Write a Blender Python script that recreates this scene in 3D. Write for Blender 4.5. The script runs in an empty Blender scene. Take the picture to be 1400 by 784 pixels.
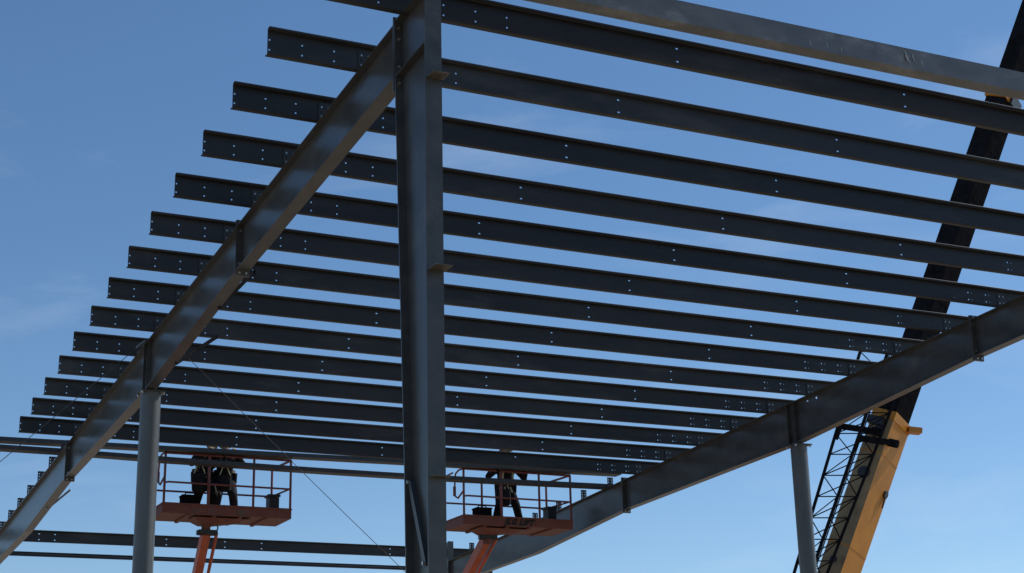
import bpy, bmesh, math, random
from mathutils import Vector, Matrix
random.seed(7)
sc = bpy.context.scene
col = sc.collection

# ------------------------------------------------------------------ camera
ZG = 8.05                      # height of the roof datum (rafter top at the eave) above the ground
F_PX, YAW, PITCH, ROLL = 2154.0, -0.4522, 0.3039, -0.0238
CAM = Vector((-4.6286, -11.5816, -6.4433 + ZG))
_right = Vector((math.cos(YAW), math.sin(YAW), 0))
_fwd = Vector((-math.sin(YAW)*math.cos(PITCH), math.cos(YAW)*math.cos(PITCH), math.sin(PITCH)))
_up = _right.cross(_fwd)
R_ = _right*math.cos(ROLL) + _up*math.sin(ROLL)
U_ = -_right*math.sin(ROLL) + _up*math.cos(ROLL)
cam = bpy.data.cameras.new('camera'); cam_o = bpy.data.objects.new('camera', cam); col.objects.link(cam_o)
cam.sensor_width = 36; cam.lens = 36*F_PX/1400; cam.clip_end = 5000; cam.clip_start = .1
m3 = Matrix((R_, U_, -_fwd)).transposed()
cam_o.matrix_world = Matrix.Translation(CAM) @ m3.to_4x4()
sc.camera = cam_o
def ray_point(x, y, depth):    # a point on the sight line of photo pixel x, y at a chosen distance
    return CAM + (_fwd + R_*((x-700)/F_PX) + U_*((392-y)/F_PX))*depth

# ------------------------------------------------------------------ sky and sun
SUN_EL = math.radians(41); SUN_AZ = math.atan2(1.0, .03)      # clockwise from +Y
sun_dir = Vector((math.sin(SUN_AZ)*math.cos(SUN_EL), math.cos(SUN_AZ)*math.cos(SUN_EL), math.sin(SUN_EL)))
world = bpy.data.worlds.new('World'); sc.world = world; world.use_nodes = True
nt = world.node_tree; nt.nodes.clear()
N = nt.nodes.new; LK = nt.links.new
wout = N('ShaderNodeOutputWorld'); bg = N('ShaderNodeBackground'); sky = N('ShaderNodeTexSky')
sky.sky_type = 'NISHITA'; sky.sun_disc = False
sky.sun_elevation = SUN_EL; sky.sun_rotation = SUN_AZ
sky.altitude = 1800; sky.air_density = 1.0; sky.dust_density = .3; sky.ozone_density = 2.6
bg.inputs['Strength'].default_value = 0.14
tc = N('ShaderNodeTexCoord'); mp = N('ShaderNodeMapping'); mp.vector_type = 'POINT'
mp.inputs['Rotation'].default_value = (.0, math.radians(24), math.radians(20)); mp.inputs['Scale'].default_value = (2.2, 3.0, 9.0); mp.inputs['Location'].default_value = (20.31, 12.6, 2.45)
nz = N('ShaderNodeTexNoise'); nz.inputs['Scale'].default_value = 1.6; nz.inputs['Detail'].default_value = 9; nz.inputs['Roughness'].default_value = .58
nz.inputs['Distortion'].default_value = .6
ramp = N('ShaderNodeMapRange'); ramp.inputs['From Min'].default_value = .55; ramp.inputs['From Max'].default_value = .85
ramp.inputs['To Max'].default_value = .2
mix = N('ShaderNodeMixRGB'); mix.inputs['Color2'].default_value = (5.6, 6.2, 6.9, 1)      # thin cirrus veil
LK(tc.outputs['Generated'], mp.inputs['Vector']); LK(mp.outputs['Vector'], nz.inputs['Vector'])
LK(nz.outputs['Fac'], ramp.inputs['Value']); LK(ramp.outputs['Result'], mix.inputs['Fac'])
hs_ = N('ShaderNodeHueSaturation'); hs_.inputs["Saturation"].default_value = 1.2; hs_.inputs['Value'].default_value = 1.08; hs_.inputs['Hue'].default_value = .4995
gm = N('ShaderNodeGamma'); gm.inputs['Gamma'].default_value = .86
LK(sky.outputs['Color'], gm.inputs['Color']); LK(gm.outputs['Color'], hs_.inputs['Color']); LK(hs_.outputs['Color'], mix.inputs['Color1']); LK(mix.outputs['Color'], bg.inputs['Color']); LK(bg.outputs['Background'], wout.inputs['Surface'])
sun = bpy.data.lights.new('sun', 'SUN'); sun.energy = 4.0; sun.angle = math.radians(.5); sun.color = (1, .95, .87)
sun_o = bpy.data.objects.new('sun', sun); col.objects.link(sun_o)
sun_o.rotation_euler = (-sun_dir).to_track_quat('-Z', 'Y').to_euler(); sun_o.location = (30, -10, 60)
vs = sc.view_settings; vs.view_transform = 'Standard'; vs.look = 'None'; vs.gamma = 1; vs.exposure = 0.0; vs.use_curve_mapping = False
sc.render.engine = 'CYCLES'

# ------------------------------------------------------------------ materials
def mat(name, c0, c1, rough=(.4, .55), metal=0, nscale=6, spec=.5, bump=.02, fine=90, stain=None, stain_amt=0, stretch=(1, 1, 1), lo=.35, hi=.65, tone=0):
    m = bpy.data.materials.new(name); m.use_nodes = True; t = m.node_tree; n = t.nodes.new; l = t.links.new
    b = t.nodes['Principled BSDF']; b.inputs['Metallic'].default_value = metal; b.inputs['Specular IOR Level'].default_value = spec
    tc = n('ShaderNodeNewGeometry'); mp = n('ShaderNodeMapping'); mp.inputs['Scale'].default_value = stretch
    l(tc.outputs['Position'], mp.inputs['Vector'])
    a = n('ShaderNodeTexNoise'); a.inputs['Scale'].default_value = nscale; a.inputs['Detail'].default_value = 7; a.inputs['Roughness'].default_value = .62
    l(mp.outputs['Vector'], a.inputs['Vector'])
    r = n('ShaderNodeMapRange'); r.inputs['From Min'].default_value = lo; r.inputs['From Max'].default_value = hi
    l(a.outputs['Fac'], r.inputs['Value'])
    mx = n('ShaderNodeMixRGB'); mx.inputs['Color1'].default_value = (*c0, 1); mx.inputs['Color2'].default_value = (*c1, 1)
    l(r.outputs['Result'], mx.inputs['Fac']); out = mx.outputs['Color']
    if stain:
        a2 = n('ShaderNodeTexNoise'); a2.inputs['Scale'].default_value = nscale*.45; a2.inputs['Detail'].default_value = 10; a2.inputs['Roughness'].default_value = .72
        l(mp.outputs['Vector'], a2.inputs['Vector'])
        r2 = n('ShaderNodeMapRange'); r2.inputs['From Min'].default_value = .54; r2.inputs['From Max'].default_value = .68; r2.inputs['To Max'].default_value = stain_amt
        l(a2.outputs['Fac'], r2.inputs['Value'])
        m2 = n('ShaderNodeMixRGB'); m2.inputs['Color2'].default_value = (*stain, 1); l(out, m2.inputs['Color1']); l(r2.outputs['Result'], m2.inputs['Fac']); out = m2.outputs['Color']
    if tone:
        oi = n('ShaderNodeObjectInfo'); tr = n('ShaderNodeMapRange'); tr.inputs['To Min'].default_value = 1-tone; tr.inputs['To Max'].default_value = 1+tone; l(oi.outputs['Random'], tr.inputs['Value'])
        hv = n('ShaderNodeHueSaturation'); l(tr.outputs['Result'], hv.inputs['Value']); l(out, hv.inputs['Color']); out = hv.outputs['Color']
    l(out, b.inputs['Base Color'])
    rr = n('ShaderNodeMapRange'); rr.inputs['To Min'].default_value = rough[0]; rr.inputs['To Max'].default_value = rough[1]
    l(a.outputs['Fac'], rr.inputs['Value']); l(rr.outputs['Result'], b.inputs['Roughness'])
    if bump:
        f = n('ShaderNodeTexNoise'); f.inputs['Scale'].default_value = fine; f.inputs['Detail'].default_value = 4; l(tc.outputs['Position'], f.inputs['Vector'])
        bp = n('ShaderNodeBump'); bp.inputs['Strength'].default_value = bump*5; bp.inputs['Distance'].default_value = .004
        l(f.outputs['Fac'], bp.inputs['Height']); l(bp.outputs['Normal'], b.inputs['Normal'])
    return m
M = {
 'frame': mat('frame_primer', (.050, .049, .047), (.078, .076, .071), (.24, .36), nscale=4.5, spec=.42, stain=(.12, .115, .10), stain_amt=.7, stretch=(1, .5, 1)),
 'purlin': mat('purlin_primer', (.023, .022, .020), (.036, .034, .031), (.42, .58), nscale=3, spec=.42, stain=(.085, .08, .072), stain_amt=.55, stretch=(.35, 1, 1.3), tone=.28),
 'eave': mat('weathered_primer', (.105, .108, .106), (.15, .153, .15), (.4, .55), nscale=3.2, spec=.55, stain=(.36, .35, .32), stain_amt=.55, stretch=(.8, 1, 1.6)),
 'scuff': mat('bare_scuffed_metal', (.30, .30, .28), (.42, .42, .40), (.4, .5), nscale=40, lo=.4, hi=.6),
 'pipe': mat('pipe_primer', (.066, .074, .078), (.10, .107, .11), (.34, .48), nscale=3.5, spec=.55, stretch=(1, 1, .4)),
 'clip': mat('clip_steel', (.028, .028, .029), (.05, .047, .042), (.45, .6), nscale=14),
 'tan_clip': mat('primed_girt_clip', (.06, .052, .04), (.12, .10, .07), (.5, .6), nscale=12),
 'bolt': mat('zinc_bolt', (.42, .41, .38), (.55, .54, .50), (.3, .4), metal=.8, nscale=30, bump=0),
 'galv': mat('galvanised_brace', (.24, .25, .25), (.34, .35, .34), (.35, .5), metal=.3, nscale=12),
 'cable': mat('wire_rope', (.06, .06, .06), (.11, .11, .11), (.4, .5), metal=.5, nscale=60, bump=0),
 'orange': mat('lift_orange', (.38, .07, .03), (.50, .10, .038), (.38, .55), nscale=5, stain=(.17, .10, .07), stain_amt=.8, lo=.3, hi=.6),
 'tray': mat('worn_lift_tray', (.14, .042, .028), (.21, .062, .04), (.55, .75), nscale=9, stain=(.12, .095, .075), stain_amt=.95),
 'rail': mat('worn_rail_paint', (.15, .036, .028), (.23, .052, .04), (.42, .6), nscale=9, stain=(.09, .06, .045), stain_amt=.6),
 'soot': mat('grimy_black_paint', (.010, .010, .012), (.018, .018, .021), (.65, .8), spec=0, nscale=6, stain=(.018, .016, .013), stain_amt=.5),  # black paint; on the flange braces it paints in shade
 'black': mat('black_rubber', (.012, .012, .013), (.025, .025, .026), (.5, .7), nscale=12),
 'dark': mat('dark_machinery', (.018, .019, .024), (.034, .034, .04), (.35, .5), nscale=6, stain=(.06, .05, .04), stain_amt=.5),
 'letter': mat('black_decal', (.006, .006, .006), (.02, .01, .008), (.4, .5), nscale=40, bump=0, lo=.55, hi=.8),
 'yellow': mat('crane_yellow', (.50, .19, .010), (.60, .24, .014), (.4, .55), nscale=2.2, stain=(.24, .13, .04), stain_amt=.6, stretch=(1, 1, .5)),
 'tan': mat('crane_faded_side', (.25, .17, .08), (.33, .23, .115), (.5, .65), nscale=2.6, stain=(.09, .065, .04), stain_amt=.75),  # boom yellow darkened, shade of that face put into the colour
 'glass': mat('cab_glass', (.02, .03, .035), (.03, .04, .045), (.05, .08), nscale=3, bump=0),
 'ground': mat('dirt', (.25, .20, .145), (.34, .28, .21), (.85, .95), nscale=.35, stain=(.18, .14, .10), stain_amt=.8, bump=.1, fine=25),
 'denim': mat('denim', (.016, .019, .027), (.032, .036, .046), (.85, .95), spec=.2, nscale=24, stain=(.055, .052, .05), stain_amt=.5),
 'jacket': mat('dark_work_jacket', (.007, .007, .008), (.016, .016, .017), (.85, .95), spec=.2, nscale=18, stain=(.03, .027, .024), stain_amt=.5),
 'boots': mat('brown_boots', (.05, .034, .022), (.09, .06, .04), (.6, .75), nscale=30),
 'glove': mat('tan_work_glove', (.38, .28, .13), (.48, .37, .2), (.75, .85), nscale=40),
 'skin': mat('skin', (.32, .19, .13), (.38, .23, .16), (.5, .6), nscale=20, bump=0),
 'eye': mat('eye', (.02, .015, .012), (.03, .02, .018), (.2, .3), nscale=20, bump=0),
 'hat': mat('hard_hat_grey', (.22, .24, .25), (.28, .30, .31), (.35, .45), nscale=10, stain=(.08, .08, .08), stain_amt=.4),
 'hatdark': mat('hard_hat_dark', (.022, .022, .026), (.04, .04, .045), (.35, .5), nscale=10),
 'webbing': mat('harness_webbing', (.42, .36, .16), (.55, .48, .24), (.7, .8), nscale=30),
 'leather': mat('tool_belt_leather', (.05, .035, .022), (.09, .06, .038), (.65, .8), nscale=18),
}

# ------------------------------------------------------------------ mesh helpers
class MB:
    def __init__(s): s.v = []; s.f = []; s.mi = []; s.cur = 0
    def quad(s, *p):
        i = len(s.v); s.v += [tuple(q) for q in p]; s.f.append(tuple(range(i, i+len(p)))); s.mi.append(s.cur)
    def hexa(s, p):            # p[0..3] one end ring, p[4..7] the other
        i = len(s.v); s.v += [tuple(q) for q in p]
        for f in ((3,2,1,0),(4,5,6,7),(0,1,5,4),(1,2,6,5),(2,3,7,6),(3,0,4,7)):
            s.f.append(tuple(i+k for k in f)); s.mi.append(s.cur)
        return s
    def box(s, x0, x1, y0, y1, z0, z1):
        return s.hexa([(x0,y0,z0),(x1,y0,z0),(x1,y1,z0),(x0,y1,z0),(x0,y0,z1),(x1,y0,z1),(x1,y1,z1),(x0,y1,z1)])
    def loft(s, rings, caps=True):
        n = len(rings[0]); i = len(s.v)
        for r in rings: s.v += [tuple(q) for q in r]
        for k in range(len(rings)-1):
            for j in range(n):
                a = i+k*n+j; b = i+k*n+(j+1) % n
                s.f.append((a, b, b+n, a+n)); s.mi.append(s.cur)
        if caps:
            s.f.append(tuple(i+j for j in reversed(range(n)))); s.mi.append(s.cur)
            s.f.append(tuple(i+(len(rings)-1)*n+j for j in range(n))); s.mi.append(s.cur)
        return s
    def tube(s, pts, r, n=8, ph=0):
        pts = [Vector(p) for p in pts]; rings = []; ref = None
        for k, p in enumerate(pts):
            if k == 0: t = pts[1]-p
            elif k == len(pts)-1: t = p-pts[k-1]
            else: t = (pts[k+1]-p).normalized()+(p-pts[k-1]).normalized()
            t.normalize()
            if ref is None: ref = Vector((0,0,1)) if abs(t.z) < .9 else Vector((1,0,0))
            a = (ref-t*ref.dot(t)).normalized(); b = t.cross(a); ref = a
            rr = r[k] if isinstance(r, (list, tuple)) else r
            rings.append([p+a*(rr*math.cos(ph+2*math.pi*j/n))+b*(rr*math.sin(ph+2*math.pi*j/n)) for j in range(n)])
        return s.loft(rings)
    def bar(s, p, q, w, h, up=(0,0,1)):   # rectangular bar along p->q
        p = Vector(p); q = Vector(q); t = (q-p).normalized(); u = Vector(up); u = (u-t*u.dot(t)).normalized(); a = t.cross(u)
        c = [(-1,-1),(1,-1),(1,1),(-1,1)]
        return s.hexa([p+a*(w/2*i)+u*(h/2*j) for i, j in c]+[q+a*(w/2*i)+u*(h/2*j) for i, j in c])
    def holed(s, o, ux, uz, un, x0, x1, z0, z1, holes, t, extra=()):
        """flat plate from x0..x1, z0..z1 in the ux/uz plane with square-cut bolt holes (x, z, w, h)"""
        o, ux, uz, un = map(Vector, (o, ux, uz, un))
        xs = sorted({x0, x1, *extra, *[h[0]-h[2]/2 for h in holes], *[h[0]+h[2]/2 for h in holes]})
        zs = sorted({z0, z1, *[h[1]-h[3]/2 for h in holes], *[h[1]+h[3]/2 for h in holes]})
        P = lambda x, z, k: o+ux*x+uz*z+un*(t*k)
        def hole(xc, zc): return any(abs(xc-h[0]) < h[2]/2 and abs(zc-h[1]) < h[3]/2 for h in holes)
        nx, nz = len(xs)-1, len(zs)-1
        g = [[hole((xs[i]+xs[i+1])/2, (zs[j]+zs[j+1])/2) for j in range(nz)] for i in range(nx)]
        isH = lambda i, j: i < 0 or j < 0 or i >= nx or j >= nz or g[i][j]
        for i in range(nx):
            for j in range(nz):
                if g[i][j]: continue
                a, b, c, d = xs[i], xs[i+1], zs[j], zs[j+1]
                s.quad(P(a,c,0), P(b,c,0), P(b,d,0), P(a,d,0)); s.quad(P(a,d,1), P(b,d,1), P(b,c,1), P(a,c,1))
                if isH(i-1, j): s.quad(P(a,c,0), P(a,d,0), P(a,d,1), P(a,c,1))
                if isH(i+1, j): s.quad(P(b,d,0), P(b,c,0), P(b,c,1), P(b,d,1))
                if isH(i, j-1): s.quad(P(b,c,0), P(a,c,0), P(a,c,1), P(b,c,1))
                if isH(i, j+1): s.quad(P(a,d,0), P(b,d,0), P(b,d,1), P(a,d,1))
        return s
    def mesh(s, name, mats, smooth=False, origin=(0,0,0)):
        me = bpy.data.meshes.new(name); o = Vector(origin)
        me.from_pydata([tuple(Vector(v)-o) for v in s.v], [], s.f)
        for k in (mats if isinstance(mats, list) else [mats]): me.materials.append(M[k])
        me.polygons.foreach_set('material_index', s.mi)
        if smooth: me.polygons.foreach_set('use_smooth', [True]*len(me.polygons))
        me.update(); return me
    def build(s, name, mats, parent=None, smooth=False, origin=None):
        """coordinates are metres with z measured from the roof datum; parent = Empty of the thing"""
        if parent is not None: org = parent['_o'] if '_o' in parent else (0,0,0)
        else: org = origin or (0,0,0)
        me = s.mesh(name, mats, smooth, org)
        if smooth:
            bm = bmesh.new(); bm.from_mesh(me)
            for e in bm.edges:
                if len(e.link_faces) == 2 and e.calc_face_angle(0) > .7: e.smooth = False
            bm.to_mesh(me); bm.free()
        ob = bpy.data.objects.new(name, me); col.objects.link(ob)
        if parent is not None: ob.parent = parent; ob['_o'] = tuple(org)
        else: ob.location = (org[0], org[1], org[2]+ZG)
        return ob
def tag(o, label, cat, group=None, kind=None):
    o['label'] = label; o['category'] = cat
    if group: o['group'] = group
    if kind: o['kind'] = kind
    return o
def thing(name, loc, label, cat, group=None):
    e = bpy.data.objects.new(name, None); col.objects.link(e); e.location = (loc[0], loc[1], loc[2]+ZG); e.empty_display_size = .2
    e['_o'] = tuple(loc); return tag(e, label, cat, group)
def bolts(mb, pts, n, r=.014, h=.014):
    n = Vector(n).normalized()
    for p in pts: mb.tube([Vector(p), Vector(p)+n*h], r, 6)
GZ = -ZG

# ------------------------------------------------------------------ ground
g = MB(); S = 900; n = 36
for i in range(n):
    for j in range(n):
        a, b = -S+2*S*i/n, -S+2*S*(i+1)/n; c, d = -S+2*S*j/n, -S+2*S*(j+1)/n
        g.quad((a,c,GZ), (b,c,GZ), (b,d,GZ), (a,d,GZ))
go = g.build('ground', 'ground'); go['kind'] = 'structure'

# ------------------------------------------------------------------ roof geometry
SP, SLOPE = 1.143, .0524           # purlin spacing, fall of the roof
XB = 10.80                         # second frame (its flange edge; first frame's is X = 0)
FW = .15                           # flange width
top = lambda y: -SLOPE*y
BOT = [(.21, -.525), (5.15, -.82), (9.65, -1.205), (15.4, -1.39), (19.4, -1.715), (24.12, -1.84)]
def bot(y):
    for (a, za), (b, zb) in zip(BOT, BOT[1:]):
        if y <= b: return za+(zb-za)*(y-a)/(b-a)
    return BOT[-1][1]
H = .254                           # purlin depth

def steel_column(x, label, cat='steel column'):
    t = thing('steel_column', (x+.075, -.2, GZ), label, cat, 'tapered columns of the steel frames')
    far = [(.0, .215), (-.55, .2), (-4.04, 0), (GZ+.02, -.12)]
    yf = lambda z: next((a[1]+(b[1]-a[1])*(z-a[0])/(b[0]-a[0]) for a, b in zip(far, far[1:]) if z >= b[0]), far[-1][1])
    MB().box(x, x+FW, -.495, -.481, GZ+.02, .0).build('outer_flange', 'frame', t)
    fl = MB()
    zs = [p[0] for p in far]
    rings = [[(x, yf(z)-.014, z), (x+FW, yf(z)-.014, z), (x+FW, yf(z), z), (x, yf(z), z)] for z in zs]
    fl.loft(rings).build('inner_flange', 'frame', t)
    w = MB(); w.loft([[(x+.071, -.481, z), (x+.079, -.481, z), (x+.079, yf(z)-.014, z), (x+.071, yf(z)-.014, z)] for z in zs]).build('web', 'frame', t)
    # knee end plate with bolts, stiffeners, cap plate
    MB().box(x-.004, x+FW+.004, .2165, .236, -.66, .055).build('end_plate', 'frame', t)
    c = MB(); c.hexa([(x,-.495,.004),(x+FW,-.495,.004),(x+FW,.2,.004),(x,.2,.004),(x,-.495,.016),(x+FW,-.495,.016),(x+FW,.2,.016),(x,.2,.016)]); c.build('cap_plate', 'frame', t)
    for sx in (0, 1):
        a, b = (x+.002, x+.0705) if sx == 0 else (x+.0795, x+FW-.002)
        MB().hexa([(a,-.4805,-.50),(b,-.4805,-.50),(b,.185,-.535),(a,.185,-.535),(a,-.4805,-.488),(b,-.4805,-.488),(b,.185,-.523),(a,.185,-.523)]).build('stiffener', 'frame', t)
    bb = MB(); bolts(bb, [(x+.035, yf(z)-.0145, z) for z in (-.06, -.17, -.44, -.60)]+[(x+.115, yf(z)-.0145, z) for z in (-.06, -.17, -.44, -.60)], (0,-1,0))
    o = bb.build('bolts', 'bolt', t); o['kind'] = 'stuff'
    # wall girt clips on the outer flange
    for z, dp in ((-.835, .14), (-2.52, .16), (-4.2, .07)):
        cl = MB(); cl.holed((x+.015, -.4955, z), (1,0,0), (0,-1,0), (0,0,1), 0, .15, 0, dp,
                            [(.035,.045,.016,.016),(.08,.045,.016,.016),(.12,.045,.016,.016),(.035,.10,.016,.016),(.08,.10,.016,.016),(.12,.10,.016,.016)] if z > -1 else [], .008)
        cl.build('girt_clip', 'tan_clip', t)
    # eave strut bracket on top of the column
    eb = MB(); eb.box(x+.02, x+.13, -.50, -.484, .016, .28); eb.box(x+.02, x+.13, -.646, -.50, .075, .083); eb.build('eave_bracket', 'frame', t)
    bp = MB(); bp.box(x-.08, x+FW+.08, -.58, .0, GZ, GZ+.02); bp.build('base_plate', 'frame', t)
    return t
ca = steel_column(0, 'tall dark steel column with girt clips and a leaning brace bar in its web')
br = MB(); br.bar((.03, -.03, -4.15), (.03, -.355, -4.86), .05, .006, (1,0,0)); br.bar((.052, -.03, -4.15), (.052, -.355, -4.86), .006, .05, (1,0,0))
br.build('brace_bar', 'pipe', ca)
kb = MB(); bolts(kb, [(.028, -.036, -4.16), (.028, -.35, -4.84)], (-1,0,0), .016, .02); o = kb.build('bolts', 'bolt', ca); o['kind'] = 'stuff'
steel_column(XB, 'dark steel column under the knee of the rafter that the crane boom rises behind')

CLIP_HOLES = [(.028,.047,.017,.017),(.028,.1,.017,.017),(.028,.15,.017,.017),(.10,.047,.017,.017),(.10,.1,.017,.017),(.10,.15,.017,.017)]
_clip = MB(); _clip.holed((0,0,0), (1,0,0), (0,0,1), (0,1,0), 0, .13, 0, .2, CLIP_HOLES, .006)
clip_me = _clip.mesh('purlin_clip', 'clip')
def rafter(x, label):
    t = thing('rafter', (x+.075, .24, top(.24)), label, 'rafter', 'rafters of the steel frames')
    w = MB(); ys = sorted({.236, *[b[0] for b in BOT[1:]]})
    hol = x > 5
    ring = lambda y, a, b: [(x+.071, y, a), (x+.079, y, a), (x+.079, y, b), (x+.071, y, b)]
    full = lambda y: ring(y, bot(y)+.012, top(y)-.012)
    y = ys[0]
    for hy, hz in (((8.99, -.553), (9.24, -.566)) if hol else ()):      # two open bolt holes near the pipe column
        a, b = hy-.022, hy+.022; w.loft([full(q) for q in [y, *[k for k in ys if y < k < a], a]])
        w.loft([ring(q, bot(q)+.012, hz-.02) for q in (a, b)]); w.loft([ring(q, hz+.02, top(q)-.012) for q in (a, b)]); y = b
    w.loft([full(q) for q in [y, *[k for k in ys if k > y]]]); w.build('web', 'frame', t)
    f = MB(); f.loft([[(x, y, top(y)-.012), (x+FW, y, top(y)-.012), (x+FW, y, top(y)), (x, y, top(y))] for y in (.236, 24.12)]).build('top_flange', 'frame', t)
    f = MB(); f.loft([[(x, y, bot(y)), (x+FW, y, bot(y)), (x+FW, y, bot(y)+.012), (x, y, bot(y)+.012)] for y in ys]).build('bottom_flange', 'frame', t)
    b = MB()
    for y in (5.15, 15.4):
        for k in (0, 1):       # pair of end plates at each splice
            y0 = y-.018+k*.019
            MB().box(x-.012, x+FW+.012, y0, y0+.017, bot(y)-.06, top(y)+.06).build('splice_plate', 'frame', t)
        bolts(b, [(x+px, y-.019, z) for px in (.035, .115) for z in (top(y)+.035, top(y)-.075, bot(y)+.08, bot(y)-.03)], (0,-1,0), .015, .018)
    y = 9.65
    for sx in (0, 1):
        a, c = (x+.002, x+.0705) if sx == 0 else (x+.0795, x+FW-.002)
        for dy in (-.10, .10):
            MB().box(a, c, y+dy-.006, y+dy+.006, bot(y+dy)+.013, top(y+dy)-.013).build('stiffener', 'frame', t)
    MB().box(x-.004, x+FW+.004, 24.121, 24.14, -1.95, top(24.12)+.05).build('end_plate', 'frame', t)
    for i in range(1, 14): bolts(b, [(x+hx, i*SP-.0108, top(i*SP)+hz) for hx in (.03, .102) for hz in (.048, .148)], (0,-1,0), .011, .011)
    o = b.build('bolts', 'bolt', t); o['kind'] = 'stuff'
    for i in range(0, 21):
        if i == 0: continue
        c = bpy.data.objects.new('purlin_clip', clip_me); col.objects.link(c); c.parent = t
        c.location = Vector((x+.002, i*SP-.0105, top(i*SP)+.001))-Vector(t['_o'])
    return t
ra = rafter(0, 'tapered rafter bolted to the column with girt clips, resting on the grey pipe column')
rb = rafter(XB, 'tapered rafter running in front of the yellow crane boom')
def angle(parent, p, q, name, m='frame', w=.05):
    b = MB(); b.bar(p, q, w, .006, (0,0,1)); p2 = Vector(p)+Vector((0,-w/2,w/2)); q2 = Vector(q)+Vector((0,-w/2,w/2)); b.bar(p2, q2, .006, w, (0,0,1)); return b.build(name, m, parent)
angle(ra, (.13, 6.30, -.935), (.71, 6.84, -.25), 'flange_brace', 'soot', .045)  # near-black on both dark braces puts their shade into the colour
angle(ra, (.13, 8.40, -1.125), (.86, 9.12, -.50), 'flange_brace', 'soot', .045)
angle(ra, (.08, 17.55, -1.60), (.42, 17.2, -1.28), 'flange_brace', 'galv', .03)

def pipe_column(x, label):
    t = thing('pipe_column', (x, 9.65, GZ), label, 'pipe column', 'pipe columns under the rafters')
    zt = bot(9.65)-.024
    MB().tube([(x, 9.65, GZ+.025), (x, 9.65, zt)], .138, 40).build('shaft', 'pipe', t, smooth=True)
    MB().box(x-.17, x+.17, 9.50, 9.80, zt+.001, zt+.019).build('cap_plate', 'frame', t)
    MB().box(x-.22, x+.22, 9.43, 9.87, GZ, GZ+.024).build('base_plate', 'frame', t)
    b = MB(); bolts(b, [(x+a, y, zt) for a in (-.145, .145) for y in (9.53, 9.77)], (0,0,-1), .018, .03); o = b.build('bolts', 'bolt', t); o['kind'] = 'stuff'
pipe_column(.105, 'round grey pipe column under the rafter that carries the flange braces, guyed by cables')
pipe_column(XB+.125, 'round grey pipe column beside the lattice jib of the crane')

# ------------------------------------------------------------------ purlins
XL, XR = -.872, 11.73
def z_purlin(holes, x0=XL, x1=XR, h=H, w=.058, lip=.02, t=.003, bend=None):
    b = MB(); c = .008; grid = [x0+(x1-x0)*k/26 for k in range(27)]
    def strip(prof):          # open polyline in (y,z), offset by t to its left, extruded in x
        P = [Vector((0, y, z)) for y, z in prof]; nrm = []
        for k in range(len(P)):
            ds = [(P[j+1]-P[j]).normalized() for j in (k-1, k) if 0 <= j < len(P)-1]
            ns = [Vector((0, -d.z, d.y)) for d in ds]; v = sum(ns, Vector((0,0,0))); v.normalize(); nrm.append(v/max(.3, v.dot(ns[0])))
        loop = P+[P[k]+nrm[k]*t for k in reversed(range(len(P)))]
        b.loft([[(x, q.y, q.z) for q in loop] for x in grid])
    strip([(0, h-c-.006), (0, h-c), (-c, h), (-w, h), (-w-.004, h-.004), (-w-.004, h-lip)][::-1])
    strip([(0, c+.006), (0, c), (c, 0), (w, 0), (w+.004, .004), (w+.004, lip)])
    b.holed((0,0,0), (1,0,0), (0,0,1), (0,1,0), x0, x1, c+.006, h-c-.006, holes, t, [x+.0003 for x in grid[1:-1]])
    if bend:                  # slight sag, sweep and twist of a real cold-formed section
        sag, sweep, tw = bend
        for k, (x, y, z) in enumerate(b.v):
            m_ = math.sin(math.pi*min(1, max(0, x/XB))); a = tw*m_
            b.v[k] = (x, y+sweep*m_-a*(z-.05), z-sag*m_+a*y)
    return b
hs = []
for x in (-.853, -.54, -.229, .387, .698, 1.008, 9.97, 10.285, 10.60, 11.25, 11.6):
    for z in (.047, .147): hs.append((x, z, .016, .016))
for x in (2.80, 5.51, 8.2):
    for z in (.045, .18): hs.append((x, z, .026, .015))
for x in (9.97, 10.285, 10.60): hs += [(x+.06, .145, .009, .009), (x+.06, .049, .009, .009)]
ordinal = ['first', 'second', 'third', 'fourth', 'fifth', 'sixth', 'seventh', 'eighth', 'ninth', 'tenth', 'eleventh', 'twelfth', 'thirteenth', 'fourteenth']
for i in range(14):
    me_ = z_purlin(hs, bend=(random.uniform(.004, .02), random.uniform(-.012, .012), random.uniform(-.03, .03))).mesh('purlin', 'purlin')
    o = bpy.data.objects.new('roof_purlin', me_); col.objects.link(o)
    o.location = (random.uniform(-.006, .006) if i else 0, i*SP, top(i*SP)+.0015+ZG)
    o.rotation_euler = (random.uniform(-.012, .012), 0, random.uniform(-.0006, .0006))
    last = ', the last one standing before the lifts' if i == 13 else ''
    tag(o, f'dark steel roof purlin, {ordinal[i]} from the eave strut{last}', 'purlin', 'roof purlins across the rafters')

# eave strut: heavier outward-facing channel
e = MB(); YE = -.65; z0, z1 = .085, .305
for a, b_, tz in ((XL-.05, XR, 0),):
    def prof(x): 
        dz = (x-3)*.006
        return [(x, YE, z0+dz), (x, -.485, z0+dz), (x, -.485, z0+.03+dz), (x, -.489, z0+.03+dz), (x, -.489, z0+.004+dz), (x, YE+.004, z0+.004+dz), (x, YE+.004, z1-.004+dz), (x, -.489, z1-.004+dz), (x, -.489, z1-.03+dz), (x, -.485, z1-.03+dz), (x, -.485, z1+dz), (x, YE, z1+dz)]
    xs = [a+(b_-a)*k/460 for k in range(461)]; rings = []
    for x in xs:
        r = prof(x)
        # handling dents in the outer face
        for cx, amp, ww in ((5.02, .024, .07), (5.13, .010, .05), (4.2, .006, .06), (5.45, .006, .05)):
            d = amp*math.exp(-((x-cx)/ww)**2)
            if d > 2e-4: r = [(p[0], p[1]+(d if k in (0, 5) else d*.12 if k in (6, 11) else 0), p[2]) for k, p in enumerate(r)]
        rings.append(r)
    e.loft(rings)
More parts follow.
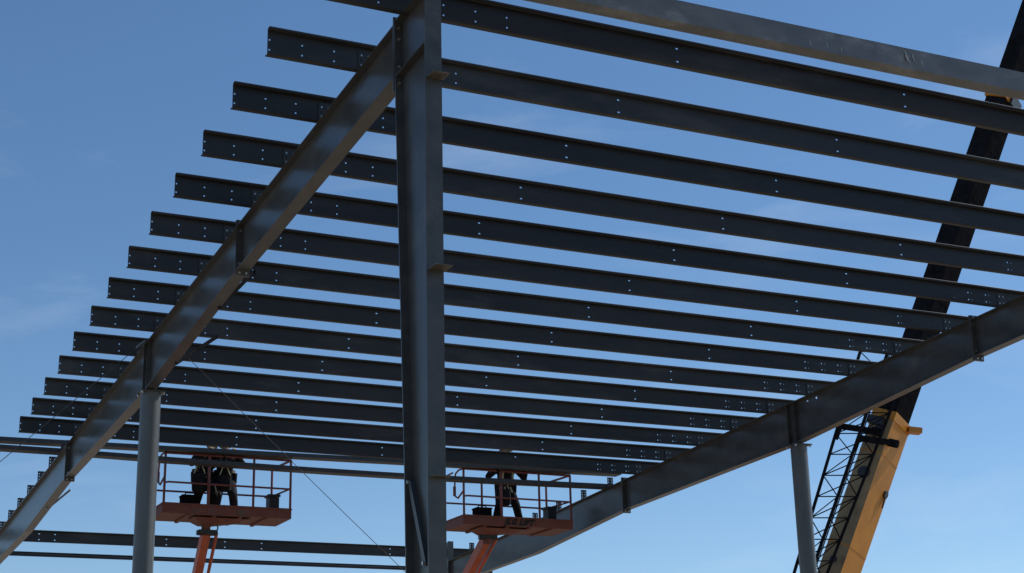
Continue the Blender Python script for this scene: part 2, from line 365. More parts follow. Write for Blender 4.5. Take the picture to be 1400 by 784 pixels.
es = e.build('eave_strut', 'eave', origin=(0, YE, z0)); es['_o'] = (0, YE, z0)
for x_, z_, l_, wd in ((4.99, .285, .16, .030), (5.08, .27, .12, .018), (5.19, .22, .09, .014), (4.22, .17, .07, .012), (4.05, .21, .10, .010), (3.86, .18, .08, .012)):   # pale scuffs that also paint in the glint on the dents
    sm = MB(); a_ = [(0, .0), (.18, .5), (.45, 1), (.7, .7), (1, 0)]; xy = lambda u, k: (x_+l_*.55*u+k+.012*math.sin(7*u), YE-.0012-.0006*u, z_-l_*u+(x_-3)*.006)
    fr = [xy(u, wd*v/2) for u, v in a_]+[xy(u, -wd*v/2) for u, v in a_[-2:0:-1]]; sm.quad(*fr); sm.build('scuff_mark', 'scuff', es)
tag(es, 'scuffed grey channel eave strut with a dented outer face, highest and outermost beam', 'eave strut')

# the two purlins not yet stood up
def loose(x0, x1, y0, z_at, label, sag):    # channel lying on its back, flanges up
    b = MB(); w, h, t = .254, .075, .004; rings = []
    for k in range(25):
        x = x0+(x1-x0)*k/24; z = z_at(x)-sag*math.sin(math.pi*min(1, max(0, x/XB))); q = [(0,0),(w,0),(w,h),(w-.016,h),(w-.016,h-t),(w-t,h-t),(w-t,t),(t,t),(t,h-t),(.016,h-t),(.016,h),(0,h)]
        rings.append([(x, y0+a, z+c) for a, c in q])
    o = b.loft(rings).build('loose_purlin', 'clip', origin=(x0, y0, z_at(x0)))
    return tag(o, label, 'purlin', 'purlins still lying flat')

# ------------------------------------------------------------------ far wall: columns, eave beam and girt
for x, lab in ((0, 'far steel column at the end of the rafter that rests on the guyed pipe column'), (XB, 'far steel column at the end of the rafter the lifts stand beside')):
    t = thing('far_column', (x+.075, 24.4, GZ), lab, 'steel column', 'columns of the far wall')
    MB().box(x, x+FW, 24.141, 24.155, GZ+.02, -.78).build('inner_flange', 'frame', t); MB().box(x, x+FW, 24.79, 24.804, GZ+.02, -.78).build('outer_flange', 'frame', t)
    MB().box(x+.071, x+.079, 24.155, 24.79, GZ+.02, -.78).build('web', 'frame', t); MB().box(x-.05, x+FW+.05, 24.1, 24.85, GZ, GZ+.02).build('base_plate', 'frame', t)
    c = MB(); c.box(x+.02, x+.12, 24.805, 25.28, -1.06, -1.048); c.box(x+.02, x+.12, 24.805, 25.18, -1.425, -1.413); c.build('girt_bracket', 'clip', t)
hf = [(x, z, .03, .018) for x in (1.2, 1.55, 4.1, 5.5, 6.4, 9.7, 10.3) for z in (.05, .18)]
fb = z_purlin(hf, -1.2, 12.4).mesh('far_beam', 'purlin'); o = bpy.data.objects.new('far_eave_beam', fb); col.objects.link(o); o.location = (0, 25.22, -1.046+ZG)
tag(o, 'long dark eave beam on the far wall, above the thin girt', 'eave beam')
fg = z_purlin([], -1.2, 12.4, .2).mesh('far_girt', 'purlin'); o = bpy.data.objects.new('wall_girt', fg); col.objects.link(o); o.location = (0, 25.0, -1.345+ZG); o.rotation_euler = (math.radians(-90), 0, 0)
tag(o, 'thin wall girt lying flat below the far eave beam', 'girt')

# ------------------------------------------------------------------ guy cables
for sx, z_, lab in ((1, -.30, 'thin guy cable running down past the orange lift towards the girt-clip column'), (-1, -.50, 'thin guy cable running down from the rafter under the purlin ends')):
    p = Vector((.16 if sx > 0 else -.02, 9.6, z_)); k = .83 if sx > 0 else .93
    q = Vector((p.x+sx*(ZG+z_)/k, 9.6, GZ+.05)); t = thing('guy_cable', (q.x, 9.6, GZ), lab, 'cable', 'guy cables')
    pts = []
    for i in range(25):
        u = i/24; r = p.lerp(q, u); r.z -= .22*math.sin(math.pi*u); pts.append(r)
    MB().tube(pts, .005, 6).build('rope', 'cable', t, smooth=True)
    MB().tube([(q.x, 9.6, GZ), (q.x, 9.6, GZ+.25)], .02, 8).build('anchor_stake', 'cable', t)
    s_ = MB(); s_.tube([p+Vector((0,0,.0)), p+(q-p).normalized()*.16], .016, 8); s_.build('shackle', 'galv', t)

# ------------------------------------------------------------------ boom lifts
def lift(x0, yf, zb, label, a_run, head, letters):
    """x0..x0+2.44 wide basket, front at yf, tray bottom at zb; boom drops a_run metres back per metre down"""
    x1, yb, zt = x0+2.44, yf+.98, zb+.18; zr = zb+1.115
    base = Vector((head[0], head[1]+a_run*(head[2]-(GZ+2.0)), GZ))
    t = thing('boom_lift', base, label, 'boom lift', 'boom lifts')
    tr = MB(); k = .012       # welded tray
    tr.box(x0, x1, yf, yf+k, zb+.002, zt); tr.box(x0, x1, yb-k, yb, zb+.002, zt); tr.box(x0, x0+k, yf+k, yb-k, zb+.002, zt); tr.box(x1-k, x1, yf+k, yb-k, zb+.002, zt)
    tr.box(x0+k, x1-k, yf+k, yb-k, zb+.004, zb+.016)
    tr.tube([(x0-.004, yf-.004, zt), (x1+.004, yf-.004, zt)], .016, 8); tr.tube([(x0-.004, yb, zt), (x1+.004, yb, zt)], .016, 8); tr.tube([(x0-.002, yf, zt), (x0-.002, yb, zt)], .016, 8); tr.tube([(x1+.002, yf, zt), (x1+.002, yb, zt)], .016, 8)
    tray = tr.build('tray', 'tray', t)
    for f in (.2, .4, .6, .8): MB().box(x0+2.44*f-.03, x0+2.44*f+.03, yf+.02, yb-.02, zb-.028, zb+.001).build('floor_joist', 'tray', tray)
    r = .0235
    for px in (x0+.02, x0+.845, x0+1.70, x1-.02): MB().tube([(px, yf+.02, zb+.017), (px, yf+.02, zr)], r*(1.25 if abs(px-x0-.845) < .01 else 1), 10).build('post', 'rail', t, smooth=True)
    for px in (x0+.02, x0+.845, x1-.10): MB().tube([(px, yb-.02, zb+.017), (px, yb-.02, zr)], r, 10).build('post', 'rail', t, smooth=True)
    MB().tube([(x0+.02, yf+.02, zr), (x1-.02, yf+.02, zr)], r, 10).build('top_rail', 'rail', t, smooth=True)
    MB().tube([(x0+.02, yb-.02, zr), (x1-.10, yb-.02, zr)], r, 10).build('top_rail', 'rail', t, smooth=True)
    MB().tube([(x1-.02, yf+.02, zr), (x1-.10, yb-.02, zr)], r, 10).build('top_rail', 'rail', t, smooth=True)
    zm = zb+.575
    MB().tube([(x0+.02, yf+.02, zm-.05), (x0+.04, yf+.02, zm-.01), (x0+.10, yf+.02, zm), (x1-.02, yf+.02, zm-.01)], r*.8, 8).build('mid_rail', 'rail', t, smooth=True)
    MB().tube([(x0+.02, yb-.02, zm), (x1-.10, yb-.02, zm)], r*.8, 8).build('mid_rail', 'rail', t, smooth=True)
    MB().tube([(x1-.02, yf+.02, zm), (x1-.10, yb-.02, zm)], r*.8, 8).build('mid_rail', 'rail', t, smooth=True)
    # entry gate at the narrow end: curved drop bar
    MB().tube([(x0+.02, yf+.02, zr), (x0-.005, yf+.20, zr), (x0-.01, yf+.35, zr-.05), (x0-.01, yf+.40, zr-.3), (x0-.01, yf+.40, zm+.05), (x0-.005, yf+.25, zm-.02), (x0+.02, yf+.02, zm+.10)], r*.8, 8).build('gate', 'rail', t, smooth=True)
    MB().tube([(x0+.02, yb-.02, zr), (x0-.0, yf+.52, zr)], r*.8, 8).build('gate_stub', 'rail', t, smooth=True)
    g_ = MB(); g_.box(x0-.035, x0+.01, yf+.38, yf+.43, zm+.05, zm+.24); g_.build('gate_latch', 'rail', t)
    cb = MB(); cb.box(x1-.24, x1-.05, yb-.36, yb-.12, zb+.05, zb+.52); cb.box(x1-.27, x1-.03, yb-.38, yb-.10, zb+.52, zb+.56); cb.build('control_box', 'black', t)
    bag = MB(); bag.box(x0+.44, x0+.76, yf+.30, yf+.55, zb+.02, zb+.38); bag.box(x0+.43, x0+.77, yf+.29, yf+.56, zb+.38, zb+.41); bag.tube([(x0+.50, yf+.42, zb+.41), (x0+.52, yf+.42, zb+.46), (x0+.68, yf+.42, zb+.46), (x0+.70, yf+.42, zb+.41)], .012, 8); bag.build('tool_box', 'soot', t)
    # slewing bracket under the tray
    hx, hy, hz = head; b = MB()
    b.hexa([(hx-.34, yf+.10, zb-.03), (hx+.75, yf+.10, zb-.03), (hx+.75, yf+.62, zb-.03), (hx-.34, yf+.62, zb-.03), (hx-.13, hy-.12, zb-.12), (hx+.10, hy-.12, zb-.12), (hx+.10, hy+.12, zb-.12), (hx-.13, hy+.12, zb-.12)])
    b.bar((hx+.10, hy, zb-.10), (hx+.62, yf+.35, zb-.045), .10, .035)
    b.tube([(hx, hy, zb-.30), (hx, hy, zb-.02)], .085, 16); b.build('rotator', 'tray', t)
    pk = MB(); pk.box(hx-.15, hx+.19, hy-.10, hy+.10, hz-.03, hz+.05); pk.tube([(hx-.17, hy, hz), (hx+.22, hy, hz)], .05, 14); pk.build('pivot_head', 'dark', t)
    lk = MB(); lk.tube([(hx+.19, hy-.02, hz), (hx+.22, hy-.04, hz+.10), (hx+.17, hy-.05, zb-.03)], .014, 8); lk.build('hose', 'black', t, smooth=True)
    # telescopic boom
    d = Vector((0, a_run, -1)).normalized(); h0 = Vector(head); ft = Vector((hx, base.y-.3, GZ+2.05))
    L = (ft-h0).length; dd = (ft-h0).normalized(); up = Vector((0, 1, 0))
    b = MB(); p0 = h0+dd*.0; b.bar(p0, h0+dd*(L*.5), .15, .20, up); fly = b.build('fly_boom', 'orange', t)
    b = MB(); b.bar(h0+dd*.05+Vector((-.045,-.10,.0)), h0+dd*(L*.5)+Vector((-.045,-.10,0)), .02, .03, up); b.build('cover_strip', 'tray', fly)
    b = MB(); b.bar(h0+dd*(L*.46), h0+dd*(L*1.0), .23, .28, up); b.build('main_boom', 'orange', t)
    b = MB(); b.tube([h0+Vector((.20, -.02, -.02)), h0+dd*(L*.47)+Vector((.20, 0, 0))], .032, 12); b.build('leveling_cylinder', 'orange', t, smooth=True)
    b = MB(); b.bar(h0+dd*.95+Vector((.01, -.12, 0)), h0+dd*1.35+Vector((.01, -.12, 0)), .10, .05, up); b.build('cable_carrier', 'black', t)
    # turntable and wheels (below the picture)
    bx, by = base.x, base.y
    b = MB(); b.box(bx-.95, bx+.95, by-1.1, by+1.5, GZ+1.0, GZ+1.75); b.box(bx-.3, bx+.3, by-1.0, by+.2, GZ+1.75, GZ+2.25); b.build('turntable', 'orange', t)
    b = MB(); b.box(bx-.85, bx+.85, by-1.7, by+1.7, GZ+.55, GZ+.95); b.tube([(bx, by, GZ+.95), (bx, by, GZ+1.0)], .6, 20); b.build('chassis', 'dark', t)
    for sx in (-1, 1):
        for sy in (-1, 1):
            cx, cy = bx+sx*1.05, by+sy*1.3
            w = MB(); rr = [(.30, -.17), (.47, -.17), (.50, -.12), (.50, .12), (.47, .17), (.30, .17)]
            w.loft([[(cx+dx, cy+rad*math.cos(2*math.pi*j/24), GZ+.5+rad*math.sin(2*math.pi*j/24)) for j in range(24)] for rad, dx in rr]); wo = w.build('wheel', 'black', t)
            w = MB(); w.tube([(cx-.18, cy, GZ+.5), (cx+.18, cy, GZ+.5)], .24, 16); w.build('rim', 'orange', wo)
    if letters:
        cu = bpy.data.curves.new('lettering', 'FONT'); cu.body = 'JLG LIFT'; cu.size = .158; cu.shear = .42; cu.extrude = .001; cu.offset = .011; cu.space_character = 1.12
        to = bpy.data.objects.new('tmp', cu); col.objects.link(to); dg = bpy.context.evaluated_depsgraph_get()
        me = bpy.data.meshes.new_from_object(to.evaluated_get(dg)); bpy.data.objects.remove(to)
        me.materials.clear(); me.materials.append(M['letter']); lo = bpy.data.objects.new('lettering', me); col.objects.link(lo); lo.parent = t
        lo.rotation_euler = (math.radians(90), 0, 0); lo.location = Vector((x0+.90, yf-.0035, zb+.038))-base; lo['label'] = 'black slanted letters JLG LIFT'
    return t, zr
YF = 16.9
lift(2.03, YF, -1.645, 'orange boom lift carrying two workers, beside the guyed pipe column', .80, (2.98, 17.42, -1.90), False)
lift(8.02, YF, -1.575, 'orange boom lift with black lettering and one worker, in front of the rafter', 1.62, (8.76, 17.42, -1.74), True)
loose(-1.7, 11.55, 16.72, lambda x: -.5075+(x-3.25)*.0117, 'loose purlin lying across the top rails of both lifts', 0)
loose(-1.6, 11.05, 16.03, lambda x: -.838, 'loose purlin lying flat on the rafters below the one on the lift rails', .05)

# ------------------------------------------------------------------ workers
def person(loc, rz, J, label, mats, hat, belt=True):
    """one continuous body from tapered capsules, voxel-joined; J = joints in metres, facing -Y"""
    segs = []
    def S(a, b, ra, rb_, m): segs.append((Vector(a), Vector(b), ra, rb_, m))
    pel, chest, neck, head = map(Vector, (J['pelvis'], J['chest'], J['neck'], J['head']))
    S(pel+Vector((-.07,0,0)), pel+Vector((.07,0,0)), .125, .125, 'legs'); S(pel, chest, .15, .165, 'top')
    S(chest+Vector((-.10,0,.0)), chest+Vector((.10,0,.0)), .135, .135, 'top'); S(chest+Vector((-.13,0,.11)), chest+Vector((.13,0,.11)), .075, .075, 'top')
    S(chest+Vector((0,0,.08)), neck, .085, .058, 'top'); S(neck, head, .055, .06, 'skin')
    S(head+Vector((0,.015,.02)), head+Vector((0,.0,.05)), .098, .095, 'skin'); S(head+Vector((0,-.045,-.07)), head+Vector((0,-.03,-.02)), .052, .075, 'skin')
    S(head+Vector((0,-.098,-.005)), head+Vector((0,-.118,-.025)), .011, .016, 'skin')
    for s in (-1, 1):
        S(head+Vector((s*.095,.01,.01)), head+Vector((s*.10,.015,-.025)), .018, .012, 'skin'); S(head+Vector((s*.034,-.088,.012)), head+Vector((s*.034,-.089,.012)), .013, .013, 'eye')
        k = 'l' if s < 0 else 'r'
        sh = chest+Vector((s*.185, 0, .095)); el, ha = Vector(J['elbow_'+k]), Vector(J['hand_'+k])
        S(sh, el, .08, .064, 'top'); wr = el+(ha-el)*.78; S(el, wr, .06, .045, 'top')
        d = (ha-wr).normalized(); pa = wr+d*.085; S(wr, pa, .032, .036, 'glove')
        side = d.cross(Vector((0,0,1))); side = side.normalized() if side.length > .1 else Vector((1,0,0)); dn = d.cross(side).normalized()
        if dn.z > 0: dn = -dn
        for q, ln in ((-1.5, .062), (-.5, .075), (.5, .072), (1.5, .055)):
            b0 = pa+side*(q*.022)+d*.01; b1 = b0+d*(ln*.55)+dn*.012; b2 = b1+d*(ln*.2)+dn*(ln*.55); S(b0, b1, .0115, .0105, 'glove'); S(b1, b2, .0105, .009, 'glove')
        tb = wr+d*.03+side*(-s*.035); S(tb, tb+side*(-s*.03)+d*.035, .014, .012, 'glove'); S(tb+side*(-s*.03)+d*.035, tb+side*(-s*.03)+d*.06+dn*.02, .012, .010, 'glove')
        hp = pel+Vector((s*.095, 0, -.04)); kn, an = Vector(J['knee_'+k]), Vector(J['foot_'+k])+Vector((0,0,.09))
        S(hp, kn, .12, .088, 'legs'); S(kn, an, .086, .072, 'legs')
        S(an+Vector((0,.03,-.035)), an+Vector((s*.01,-.15,-.045)), .056, .046, 'boot')
    bm = bmesh.new()
    for a, b, r0, r1, m_ in segs:
        t = b-a; L = max(t.length, 1e-4); t = t/L if t.length > 1e-5 else Vector((0,0,1)); q = t.to_track_quat('Z', 'Y'); rings = []
        for k in range(5): th = -math.pi/2+k*math.pi/10; rings.append((r0*math.cos(th), r0*math.sin(th)))
        rings.append((r0, 0)); rings.append((r1, L))
        for k in range(1, 6): th = k*math.pi/10; rings.append((r1*math.cos(th), L+r1*math.sin(th)))
        vv = [[bm.verts.new(a+q @ Vector((max(rr, .0005)*math.cos(2*math.pi*j/12), max(rr, .0005)*math.sin(2*math.pi*j/12), z))) for j in range(12)] for rr, z in rings]
        for u, w in zip(vv, vv[1:]):
            for j in range(12): bm.faces.new((u[j], u[(j+1) % 12], w[(j+1) % 12], w[j]))
        bm.faces.new(list(reversed(vv[0]))); bm.faces.new(vv[-1])
    me = bpy.data.meshes.new('body'); bm.to_mesh(me); bm.free(); tmp = bpy.data.objects.new('tmp', me); col.objects.link(tmp)
    md = tmp.modifiers.new('r', 'REMESH'); md.mode = 'VOXEL'; md.voxel_size = .0105; sm = tmp.modifiers.new('s', 'SMOOTH'); sm.factor = .5; sm.iterations = 3
    me2 = bpy.data.meshes.new_from_object(tmp.evaluated_get(bpy.context.evaluated_depsgraph_get())); bpy.data.objects.remove(tmp)
    me2.name = 'body'; me2.materials.clear(); keys = ['top', 'legs', 'skin', 'glove', 'boot', 'eye']
    for k in keys: me2.materials.append(M[mats[k]])
    for p in me2.polygons:
        c = p.center; best = None
        for a, b, r0, r1, m_ in segs:
            t = b-a; L2 = t.length_squared; u = max(0, min(1, (c-a).dot(t)/L2)) if L2 > 1e-8 else 0; dd = (c-(a+t*u)).length-(r0+(r1-r0)*u)
            if best is None or dd < best[0]: best = (dd, m_)
        p.material_index = keys.index(best[1]); p.use_smooth = True
    # thing: Empty between the feet
    e = thing('person', loc, label, 'person', 'workers on the lifts'); e.rotation_euler.z = rz
    bo = bpy.data.objects.new('body', me2); col.objects.link(bo); bo.parent = e
    def child(mb, name, m, smooth=True):
        o = mb.build(name, m, None, smooth); o.location = (0,0,0); o.parent = e; return o
    hh = MB(); hc = head+Vector((0,.0,.055)); rings = []
    for k in range(8):
        th = k*math.pi/14; rings.append([hc+Vector((.118*math.cos(th)*math.cos(2*math.pi*j/20), .14*math.cos(th)*math.sin(2*math.pi*j/20), .105*math.sin(th))) for j in range(20)])
    rings.insert(0, [hc+Vector((.145*math.cos(2*math.pi*j/20), (.175 if math.sin(2*math.pi*j/20) < 0 else .155)*math.sin(2*math.pi*j/20)-.01, -.008)) for j in range(20)])
    hh.loft(rings); ho = child(hh, 'hard_hat', hat)
    rg = MB(); rg.bar(hc+Vector((0,-.12,.06)), hc+Vector((0,.12,.06)), .02, .1); ro = rg.build('ridge', hat, None); ro.location = (0,0,0); ro.parent = ho
    if belt:
        tb = MB()
        ring = lambda z, rx, ry: [pel+Vector((rx*math.cos(2*math.pi*j/20), ry*math.sin(2*math.pi*j/20), z)) for j in range(20)]
        tb.loft([ring(.06, .212, .155), ring(.12, .205, .15)]); bo2 = child(tb, 'tool_belt', 'leather')
        for s in (-1, 1):
            pc = MB(); c = pel+Vector((s*.20, -.05, -.02)); pc.loft([[c+Vector((wx*math.cos(2*math.pi*j/12), wy*math.sin(2*math.pi*j/12), zz)) for j in range(12)] for wx, wy, zz in ((.02,.05,-.13), (.035,.075,-.10), (.042,.085,.05), (.046,.09,.07))]); po = pc.build('pouch', 'jacket', None, True); po.location = (0,0,0); po.parent = bo2
    def strap(a, b): h_ = MB(); h_.bar(a, b, .035, .006, (0,-1,0)); child(h_, 'harness_strap', 'webbing', False)
    for s in (-1, 1):
        strap(chest+Vector((s*.10, -.158, .10)), pel+Vector((s*.12, -.158, .12)))
        a = pel+Vector((s*.06, -.135, -.03)); kn = Vector(J['knee_'+('l' if s < 0 else 'r')]); strap(a, a.lerp(kn+Vector((0,-.09,0)), .3))
    return e
base_m = dict(top='jacket', legs='denim', skin='skin', glove='glove', boot='boots', eye='eye')
person((9.12, 17.28, -1.558), .05, dict(pelvis=(0,.02,.86), chest=(.0,-.03,1.20), neck=(0,-.06,1.40), head=(-.02,-.09,1.53), elbow_l=(-.43,-.10,1.02), hand_l=(-.30,-.46,1.16), elbow_r=(.40,-.10,1.04), hand_r=(.27,-.47,1.17), knee_l=(-.17,-.08,.48), foot_l=(-.24,.02,0), knee_r=(.22,-.06,.47), foot_r=(.38,.05,0)),
       'person in dark work clothes and dark hard hat standing alone on the lettered lift', dict(base_m, legs='jacket'), 'hatdark')
person((2.90, 17.36, -1.628), .15, dict(pelvis=(0,.10,.80), chest=(.02,-.06,1.06), neck=(.03,-.16,1.22), head=(.04,-.23,1.32), elbow_l=(-.32,-.14,.98), hand_l=(-.10,-.52,1.22), elbow_r=(.30,-.22,.95), hand_r=(.14,-.56,1.18), knee_l=(-.14,-.10,.44), foot_l=(-.16,.08,0), knee_r=(.15,-.10,.44), foot_r=(.16,.06,0)),
       'person in black work clothes stooping over the basket rail next to a co-worker in denim', dict(base_m, legs='jacket'), 'hatdark')
person((3.30, 17.40, -1.628), -.2, dict(pelvis=(0,.10,.82), chest=(.0,-.05,1.09), neck=(-.01,-.14,1.25), head=(-.02,-.21,1.35), elbow_l=(-.28,-.20,.97), hand_l=(-.13,-.55,1.2), elbow_r=(.34,-.15,1.0), hand_r=(.12,-.55,1.23), knee_l=(-.12,-.10,.44), foot_l=(-.16,.06,0), knee_r=(.16,-.08,.45), foot_r=(.22,.10,0)),
       'person in denim trousers and grey hard hat reaching up to the loose purlin', base_m, 'hat')

# gear in the baskets
def gear_bag(x, y, z, r, h, label):
    t = thing('gear_bag', (x, y, z), label, 'bag', 'gear bags hung on the lift rails'); k = random.random()
    b = MB(); b.loft([[(x+rr*math.cos(2*math.pi*j/14)*(1+.08*math.sin(3*j+k*9)), y+rr*.7*math.sin(2*math.pi*j/14), z+zz) for j in range(14)] for rr, zz in ((r*.55, 0), (r*.95, .03), (r, h*.5), (r*.9, h*.85), (r*1.05, h))]); b.build('sack', 'jacket', t, True)
    b = MB(); b.tube([(x-r*.8, y, z+h*.97), (x-r*.3, y-.01, z+h+.17), (x+r*.3, y-.01, z+h+.17), (x+r*.8, y, z+h*.97)], .012, 6); b.build('strap', 'webbing', t, True)
gear_bag(2.72, 17.02, -1.22, .14, .34, 'dark bolt bag hung inside the rail in front of the black-clad worker')
gear_bag(3.20, 17.02, -1.18, .13, .30, 'dark bolt bag hung inside the rail between the two co-workers')
gear_bag(8.98, 17.02, -1.14, .14, .32, 'dark bolt bag hung inside the rail of the lettered lift')
# ------------------------------------------------------------------ crane
A0 = ray_point(1147, 784, 38.0); B0 = ray_point(1357, 176, 41.0)
A0.z -= ZG; B0.z -= ZG
ax = (B0-A0).normalized(); foot = A0-ax*((A0.z-(GZ+2.3))/ax.z)
n1 = Vector((.54, -.84, 0)); n1 = (n1-ax*n1.dot(ax)).normalized(); n2 = ax.cross(n1)
tf = (A0-foot).length
ct = thing('mobile_crane', (foot.x, foot.y, GZ), 'mobile crane with yellow telescopic boom, dark inner section and stowed lattice jib', 'crane')
def boxsec(t0, t1, wa, wb, off1=0, off2=0):
    c = [(1,1),(1,-1),(-1,-1),(-1,1)]
    P = lambda t: [foot+ax*t+n1*(i*wb/2+off1)+n2*(j*wa/2+off2) for i, j in c]
    return P(t0)+P(t1)
# base section: yellow faces, and one face coloured tan to paint in its shade
t0, t1 = -.5, tf+4.05; WA, WB = 1.06, .58
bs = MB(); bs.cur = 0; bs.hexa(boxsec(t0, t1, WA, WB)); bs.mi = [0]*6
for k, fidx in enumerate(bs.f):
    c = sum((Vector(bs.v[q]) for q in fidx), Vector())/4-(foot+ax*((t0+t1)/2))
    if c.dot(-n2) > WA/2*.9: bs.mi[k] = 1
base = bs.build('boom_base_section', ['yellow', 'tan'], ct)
b = MB(); b.hexa(boxsec(t1-.16, t1+.06, WA+.035, WB+.035)); b.build('end_collar', 'yellow', base)
b = MB(); q_ = foot+ax*(t1-.06)+n2*(WA/2-.12)+n1*(WB/2+.0); b.bar(q_, q_+Vector((.30, -.12, -.04)), .30, .13); b.build('side_lug', 'yellow', base)
b = MB(); b.bar(foot+ax*(t1-.28)-n2*(WA/2+.06)+n1*.1, foot+ax*(t1-.28)-n2*(WA/2+.06)-n1*.3, .2, .2, tuple(ax)); b.build('collar_pad', 'dark', base)
for tt, rr in ((tf+2.45, .15), (tf+3.6, .10), (tf+.2, .09)):   # pin holes with dark plugs on the shaded side
    c = foot+ax*tt-n2*(WA/2); b = MB(); b.tube([c, c-n2*.03], rr, 20); b.build('pin_boss', 'dark', base)
c = foot+ax*(tf+2.25)+n1*(WB/2)+n2*(WA/2-.16); b = MB(); b.tube([c, c+n1*.05], .10, 10); b.tube([c+n1*.02, c+n1*.05-ax*.35], .02, 6); b.build('hose_guide', 'dark', base)
for tt in (tf+.6, tf+3.0, tf-2): b = MB(); b.hexa(boxsec(tt, tt+.03, WA+.012, WB+.012)); b.build('weld_band', 'yellow', base)
# inner sections
t2 = tf+13.15; ins = MB(); ins.hexa(boxsec(t1+.06, t2, .90, .50)); inner = ins.build('boom_middle_section', 'soot', ct)
b = MB(); b.hexa(boxsec(t2-.12, t2+.22, 1.0, .58)); b.build('end_collar', 'yellow', inner)
b = MB(); b.bar(foot+ax*(t2)-n2*.2+n1*.3, foot+ax*t2+n2*.45+n1*.3, .12, .3, tuple(ax)); b.build('collar_pad', 'dark', inner)
for k in range(6):
    c = foot+ax*(tf+5.2+k*1.42)-n2*.45; b = MB()
    rr = [.15, .15, .105, .105]; of = [0, .03, .03, .004]
    b.loft([[c-n2*o_+n1*(r_*math.cos(2*math.pi*j/20))+ax*(r_*math.sin(2*math.pi*j/20)) for j in range(20)] for r_, o_ in zip(rr, of)]); b.build('pin_hole_ring', 'soot', inner)
    c = foot+ax*(tf+5.9+k*1.42)+n1*.25; b = MB(); b.bar(c-n2*.40, c+n2*.40, .04, .02, tuple(n1)); b.build('wear_rib', 'soot', inner)
t3 = t2+8; ins = MB(); ins.hexa(boxsec(t2+.22, t3, .76, .42)); tipo = ins.build('boom_tip_section', 'soot', ct)
b = MB(); hd = foot+ax*t3; b.bar(hd-n2*.5, hd+n2*.6, .5, .5, tuple(ax)); b.tube([hd+n2*.55-n1*.2, hd+n2*.55+n1*.2], .3, 20); b.build('sheave_head', 'dark', tipo)
# stowed lattice jib, three chords laced together
def dep(y): return 38.0+(784-y)/608*3.0
def jp(x, y, d): v = ray_point(x, y, dep(y)+d); v.z -= ZG; return v
Lc = (jp(1085.6, 784, -.7), jp(1176, 481, -.7)); Mc = (jp(1109, 784, -1.35), jp(1214, 481, -1.35)); Rc = (jp(1131, 784, -.75), jp(1249, 481, -.75))
def ext(c): d = c[1]-c[0]; return (c[0]-d*.42, c[1])
Lc, Mc, Rc = map(ext, (Lc, Mc, Rc))
jib = MB().tube([Lc[0], Lc[1]], .040, 8).build('stowed_jib', 'soot', ct)
MB().tube([Mc[0], Mc[1]], .042, 8).build('chord', 'soot', jib); MB().tube([Rc[0], Rc[1]], .036, 8).build('chord', 'soot', jib)
MB().tube([Mc[0]+n2*.0+(Mc[1]-Mc[0])*.02+Vector((.09,.02,0)), Mc[1]+Vector((.09,.02,0))], .016, 6).build('pendant_rope', 'soot', jib)
NB = 15
for k in range(NB+1):
    u = k/NB; v = min(1, (k+.5)/NB); w = min(1, (k+1)/NB)
    for P, Q in ((Lc, Mc), (Mc, Rc)):
        MB().tube([P[0].lerp(P[1], u), Q[0].lerp(Q[1], u)], .0145, 6).build('lacing', 'soot', jib)
        if k < NB:
            MB().tube([P[0].lerp(P[1], u), Q[0].lerp(Q[1], w)] if k % 2 else [Q[0].lerp(Q[1], u), P[0].lerp(P[1], w)], .0145, 6).build('lacing', 'soot', jib)
    if k < NB: MB().tube([Lc[0].lerp(Lc[1], u), Rc[0].lerp(Rc[1], w)], .0145, 6).build('lacing', 'soot', jib)
cen = lambda u: (Lc[0].lerp(Lc[1], u)+Mc[0].lerp(Mc[1], u)+Rc[0].lerp(Rc[1], u))/3
for y_, dx in ((583, 0), (599, 24)):      # stowage arms between jib and boom
    p = jp(1150+dx, y_, -.9); q = jp(1196+dx, y_+7, -.55); b = MB(); b.bar(p, q, .10, .13); b.tube([q-n1*.08, q+n1*.14], .10, 12); b.bar(p+ax*.05, p-ax*.35, .06, .06, tuple(n1)); b.build('stowage_bracket', 'soot', ct)
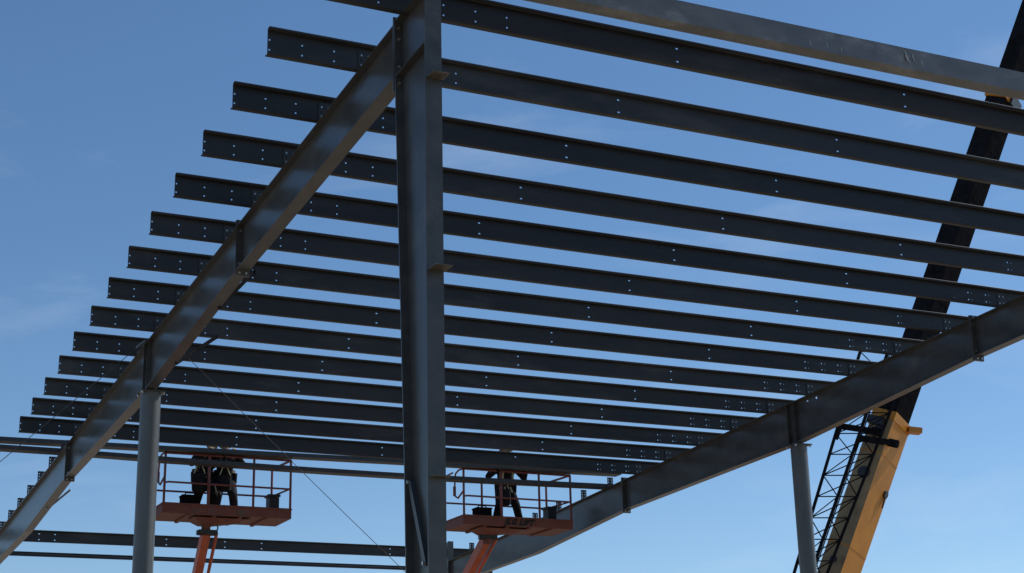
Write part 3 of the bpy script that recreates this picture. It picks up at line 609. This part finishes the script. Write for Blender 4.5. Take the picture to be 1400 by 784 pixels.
# carrier (below the picture)
cx, cy = foot.x-.2, foot.y+.1
b = MB(); b.box(cx-5.2, cx+5.8, cy-1.25, cy+1.25, GZ+.85, GZ+1.45); b.box(cx+3.4, cx+5.7, cy-1.2, cy+1.2, GZ+1.45, GZ+1.7); b.build('carrier_deck', 'yellow', ct)
b = MB(); b.tube([(cx, cy, GZ+1.45), (cx, cy, GZ+1.75)], 1.0, 28); b.box(cx-2.6, cx+1.2, cy-1.2, cy+1.2, GZ+1.75, GZ+2.15); b.box(cx-.6, cx+.5, cy-.75, cy-.45, GZ+2.15, GZ+2.9); b.box(cx-.6, cx+.5, cy+.45, cy+.75, GZ+2.15, GZ+2.9); b.build('turntable', 'yellow', ct)
MB().box(cx-3.5, cx-2.6, cy-1.2, cy+1.2, GZ+1.7, GZ+2.7).build('counterweight', 'dark', ct)
cb = MB().hexa([(cx-.1, cy-1.95, GZ+1.6), (cx+1.6, cy-1.95, GZ+1.6), (cx+1.6, cy-1.22, GZ+1.6), (cx-.1, cy-1.22, GZ+1.6), (cx-.1, cy-1.95, GZ+3.1), (cx+1.2, cy-1.95, GZ+3.1), (cx+1.2, cy-1.22, GZ+3.1), (cx-.1, cy-1.22, GZ+3.1)]).build('cab', 'yellow', ct)
MB().box(cx+.1, cx+1.1, cy-1.957, cy-1.951, GZ+2.2, GZ+2.95).build('window', 'glass', cb)
MB().tube([(cx+1.0, cy-.05, GZ+2.0), foot+ax*3.2+Vector((.25,-.05,-.1))], .14, 16).build('luffing_cylinder', 'yellow', ct, smooth=True)
for wx in (-4, -2.6, 2.4, 3.9):
    for s in (-1, 1):
        w = MB(); wy = cy+s*1.15
        w.loft([[(cx+wx+rad*math.cos(2*math.pi*j/24), wy+dx, GZ+.62+rad*math.sin(2*math.pi*j/24)) for j in range(24)] for rad, dx in ((.36,-.2), (.58,-.2), (.62,-.14), (.62,.14), (.58,.2), (.36,.2))]); wo = w.build('wheel', 'black', ct)
        MB().tube([(cx+wx, wy-.205, GZ+.62), (cx+wx, wy+.205, GZ+.62)], .3, 16).build('rim', 'yellow', wo)
for wx in (-4.8, 5.3):
    for s in (-1, 1):
        o_ = MB(); o_.box(cx+wx-.15, cx+wx+.15, cy+s*2.0-.75, cy+s*2.0+.75, GZ+.9, GZ+1.2); o_.tube([(cx+wx, cy+s*2.6, GZ+.05), (cx+wx, cy+s*2.6, GZ+1.3)], .09, 12); o_.tube([(cx+wx, cy+s*2.6, GZ), (cx+wx, cy+s*2.6, GZ+.06)], .35, 16); o_.build('outrigger', 'dark', ct)

for o in bpy.data.objects:
    if '_o' in o: del o['_o']
